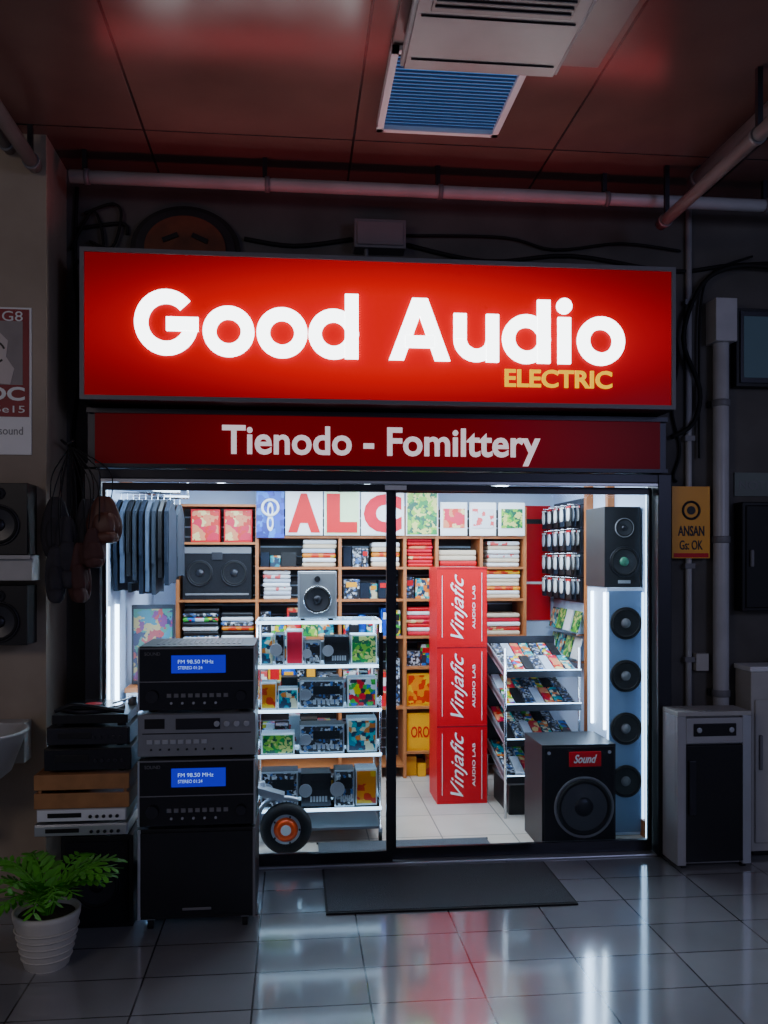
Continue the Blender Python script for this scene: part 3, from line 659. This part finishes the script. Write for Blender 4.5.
b=B('bookshelf_speaker'); b.bx(1.905,2.135,.37,.72,1.532,2.03,black); b.driver((2.03,.37,1.69),.095,cap=M('cone_green',(.05,.2,.12),.4)); b.driver((2.03,.37,1.9),.06,rim=grey)
b.bx(1.99,2.07,.367,.37,1.555,1.575,silver); b.done(.01)
b=B('subwoofer'); b.bx(1.44,1.885,.13,.52,.0,.615,black); b.bx(1.455,1.87,.122,.13,.015,.6,cloth); b.driver((1.69,.122,.25),.18,rim=grey,cone=M('sub_cone',(.04,.043,.05),.4))
b.bx(1.6,1.79,.11,.122,.49,.575,red); b.text('Sound',1.625,1.765,.51,.56,.11,whitecard,bold=.02,ext=.002,shear=.4)
for x in(1.48,1.845):
    for z in(.04,.57): b.cyl((x,.122,z),.01,.004,silver,(0,-1,0),10)
b.done(.008)
b=B('red_banner'); b.bx(1.86,2.12,2.255,2.27,1.2,2.15,red); b.bx(1.9,2.08,2.25,2.255,1.5,1.52,whitecard); b.bx(1.9,2.08,2.25,2.255,2.0,2.04,black); b.done()
b=B('hanging_packets'); b.bx(2.135,2.15,1.36,2.2,1.38,2.16,slat_m)
for r in range(4):
    for c_ in range(5):
        y=1.42+c_*.16; z=2.04-r*.18
        b.tube([(2.15,y,z+.07),(2.0,y,z+.07)],.004,chrome,6)
        for q in range(3):
            x=2.01+q*.035; b.bx(x,x+.004,y-.055,y+.055,z-.09,z+.06,[black,denim,black][(r+c_+q)%3])
            b.blob((x-.004,y,z-.005),(.009,.036,.05),[whitecard,greyfab,white][(r+q)%3],wr=0,seg=14)
            b.bx(x-.003,x,y-.05,y+.05,z+.045,z+.058,[red,whitecard,multi6][(c_+q)%3])
b.done()
b=B('booklet_rack')
for r in range(2):
    for c_ in range(4):
        y=1.42+c_*.19; z=1.3-r*.2; b.bx(2.09,2.1,y,y+.15,z-.14,z+.02,[multi3,whitecard,multi3,multi7][(r+c_)%4],ry=.25)
    b.bx(2.06,2.15,1.4,2.18,1.3-r*.2-.16,1.3-r*.2-.145,chrome)
b.done()
b=B('wood_post'); b.bx(2.1,2.149,1.28,1.34,.1,2.3,wood); b.bx(2.1,2.149,.85,.9,.1,2.3,wood); b.bx(2.1,2.149,.9,1.28,2.24,2.28,wood); b.done()
b=B('clothes_rail'); b.cyl((-1.12,.78,2.13),.012,.40,chrome,(1,0,0)); b.cyl((-.73,.78,2.12),.008,.18,chrome); b.cyl((-1.12,1.25,2.13),.012,.40,chrome,(1,0,0)); b.cyl((-.73,1.25,2.12),.008,.18,chrome)
for row,yy in((0,.78),(1,1.25)):
    for k in range(9):
        x=-1.1+k*.038; m=[denim,slate,black,greyjk,denim,slate,greyjk,black][(k+row*3)%8]; h=random.uniform(.5,.64); j=random.uniform(-.015,.015)
        pts=[(yy-.17,2.0),(yy-.03,2.08),(yy+.03,2.08),(yy+.17,2.0),(yy+.18,2.1-h),(yy+.05,2.11-h),(yy-.17,2.1-h+j)]
        b.prismx(pts,x,x+.022+random.uniform(0,.006),m); b.bx(x+.002,x+.02,yy-.19,yy-.165,random.uniform(1.62,1.75),1.99,m)
        b.tube([(x+.012,yy,2.07),(x+.012,yy,2.11),(x+.012,yy+.012,2.14)],.003,chrome,6)
b.done(.006)
b=B('led_strip_light'); b.bx(-1.12,-1.1,.76,.79,.3,1.42,led); b.done()
b=B('led_strip_light'); b.bx(-1.12,-1.1,.48,.51,.3,1.42,led); b.done()
b=B('display_counter'); b.bx(-1.09,-.5,.95,1.5,.0,.84,white); b.bx(-1.095,-.48,.93,1.52,.84,.87,wood); b.bx(-1.05,-.54,.94,.95,.1,.78,shopwall); b.done(.004)
box_pic('mural_board',-1.08,-.8,1.1,1.15,.871,1.4,darkmetal,mural)
b=B('stereo_set'); b.bx(-.78,-.5,1.1,1.4,.881,1.0,silver); b.bx(-.77,-.51,1.09,1.1,.885,.99,multi5); b.bx(-.76,-.52,1.12,1.38,1.0,1.1,black); b.bx(-.76,-.52,1.11,1.12,1.01,1.09,darkmetal)
for x in(-.74,-.54):
    for y in(1.14,1.36): b.cyl((x,y,.871),.015,.01,rubber)
b.bx(-.77,-.53,1.15,1.35,1.1,1.16,multi6); b.done(.004)
b=B('wood_trim_rail'); b.bx(-1.12,-1.1,.8,2.25,2.2,2.23,wood); b.done()

for x in(-.55,.55,1.6):
    b=B('ceiling_tube_light'); b.bx(x-.05,x+.05,.5,2.1,2.285,2.3,white); b.cyl((x,.53,2.275),.016,1.54,led,(0,1,0),16); b.done()
def area(name,loc,rot,sx,sy,p,col):
    l=D.lights.new(name,'AREA'); l.shape='RECTANGLE'; l.size=sx; l.size_y=sy; l.energy=p; l.color=col
    o=D.objects.new(name,l); o.location=loc; o.rotation_euler=rot; S.collection.objects.link(o); return o
area('shop_lamp',(.5,1.05,2.25),(0,0,0),2.8,1.4,95,(.68,.84,1))
area('shop_lamp',(.5,.2,2.1),(math.radians(40),0,0),2.6,.15,42,(.72,.86,1))
area('side_lamp',(-1.05,.6,1.0),(0,math.radians(-90),0),.8,.3,12,(.4,.65,1))
area('side_lamp',(1.86,.55,1.1),(0,math.radians(90),0),.7,.1,4,(.45,.68,1))
area('exterior_fill',(-3.5,-6,3.5),(math.radians(62),0,math.radians(-32)),1.5,1.5,36,(1,.86,.78))  # added warm fill light, unseen behind the camera on the left
area('exterior_fill',(4.0,-6.2,3.2),(math.radians(60),0,math.radians(30)),1.5,1.5,38,(.55,.6,1))  # added bluish fill light, unseen behind the camera on the right
area('sign_glow_fill',(.5,-.3,3.32),(math.radians(205),0,0),3.0,.06,2.6,(1,.12,.14))  # added red uplight boosting the sign's glow on the ceiling, not a fitting

w=D.worlds.new('dusk'); S.world=w; w.use_nodes=True
bg=w.node_tree.nodes['Background']; bg.inputs[0].default_value=(.42,.45,.66,1); bg.inputs[1].default_value=.22

cam=D.cameras.new('camera'); co=D.objects.new('camera',cam); S.collection.objects.link(co)
co.location=(0,-4.9,1.70); co.rotation_euler=(math.radians(90),0,math.radians(-5.8))
cam.sensor_fit='VERTICAL'; cam.sensor_height=36; cam.lens=36*880/1024; cam.shift_y=48/1024; cam.clip_start=.05
S.camera=co
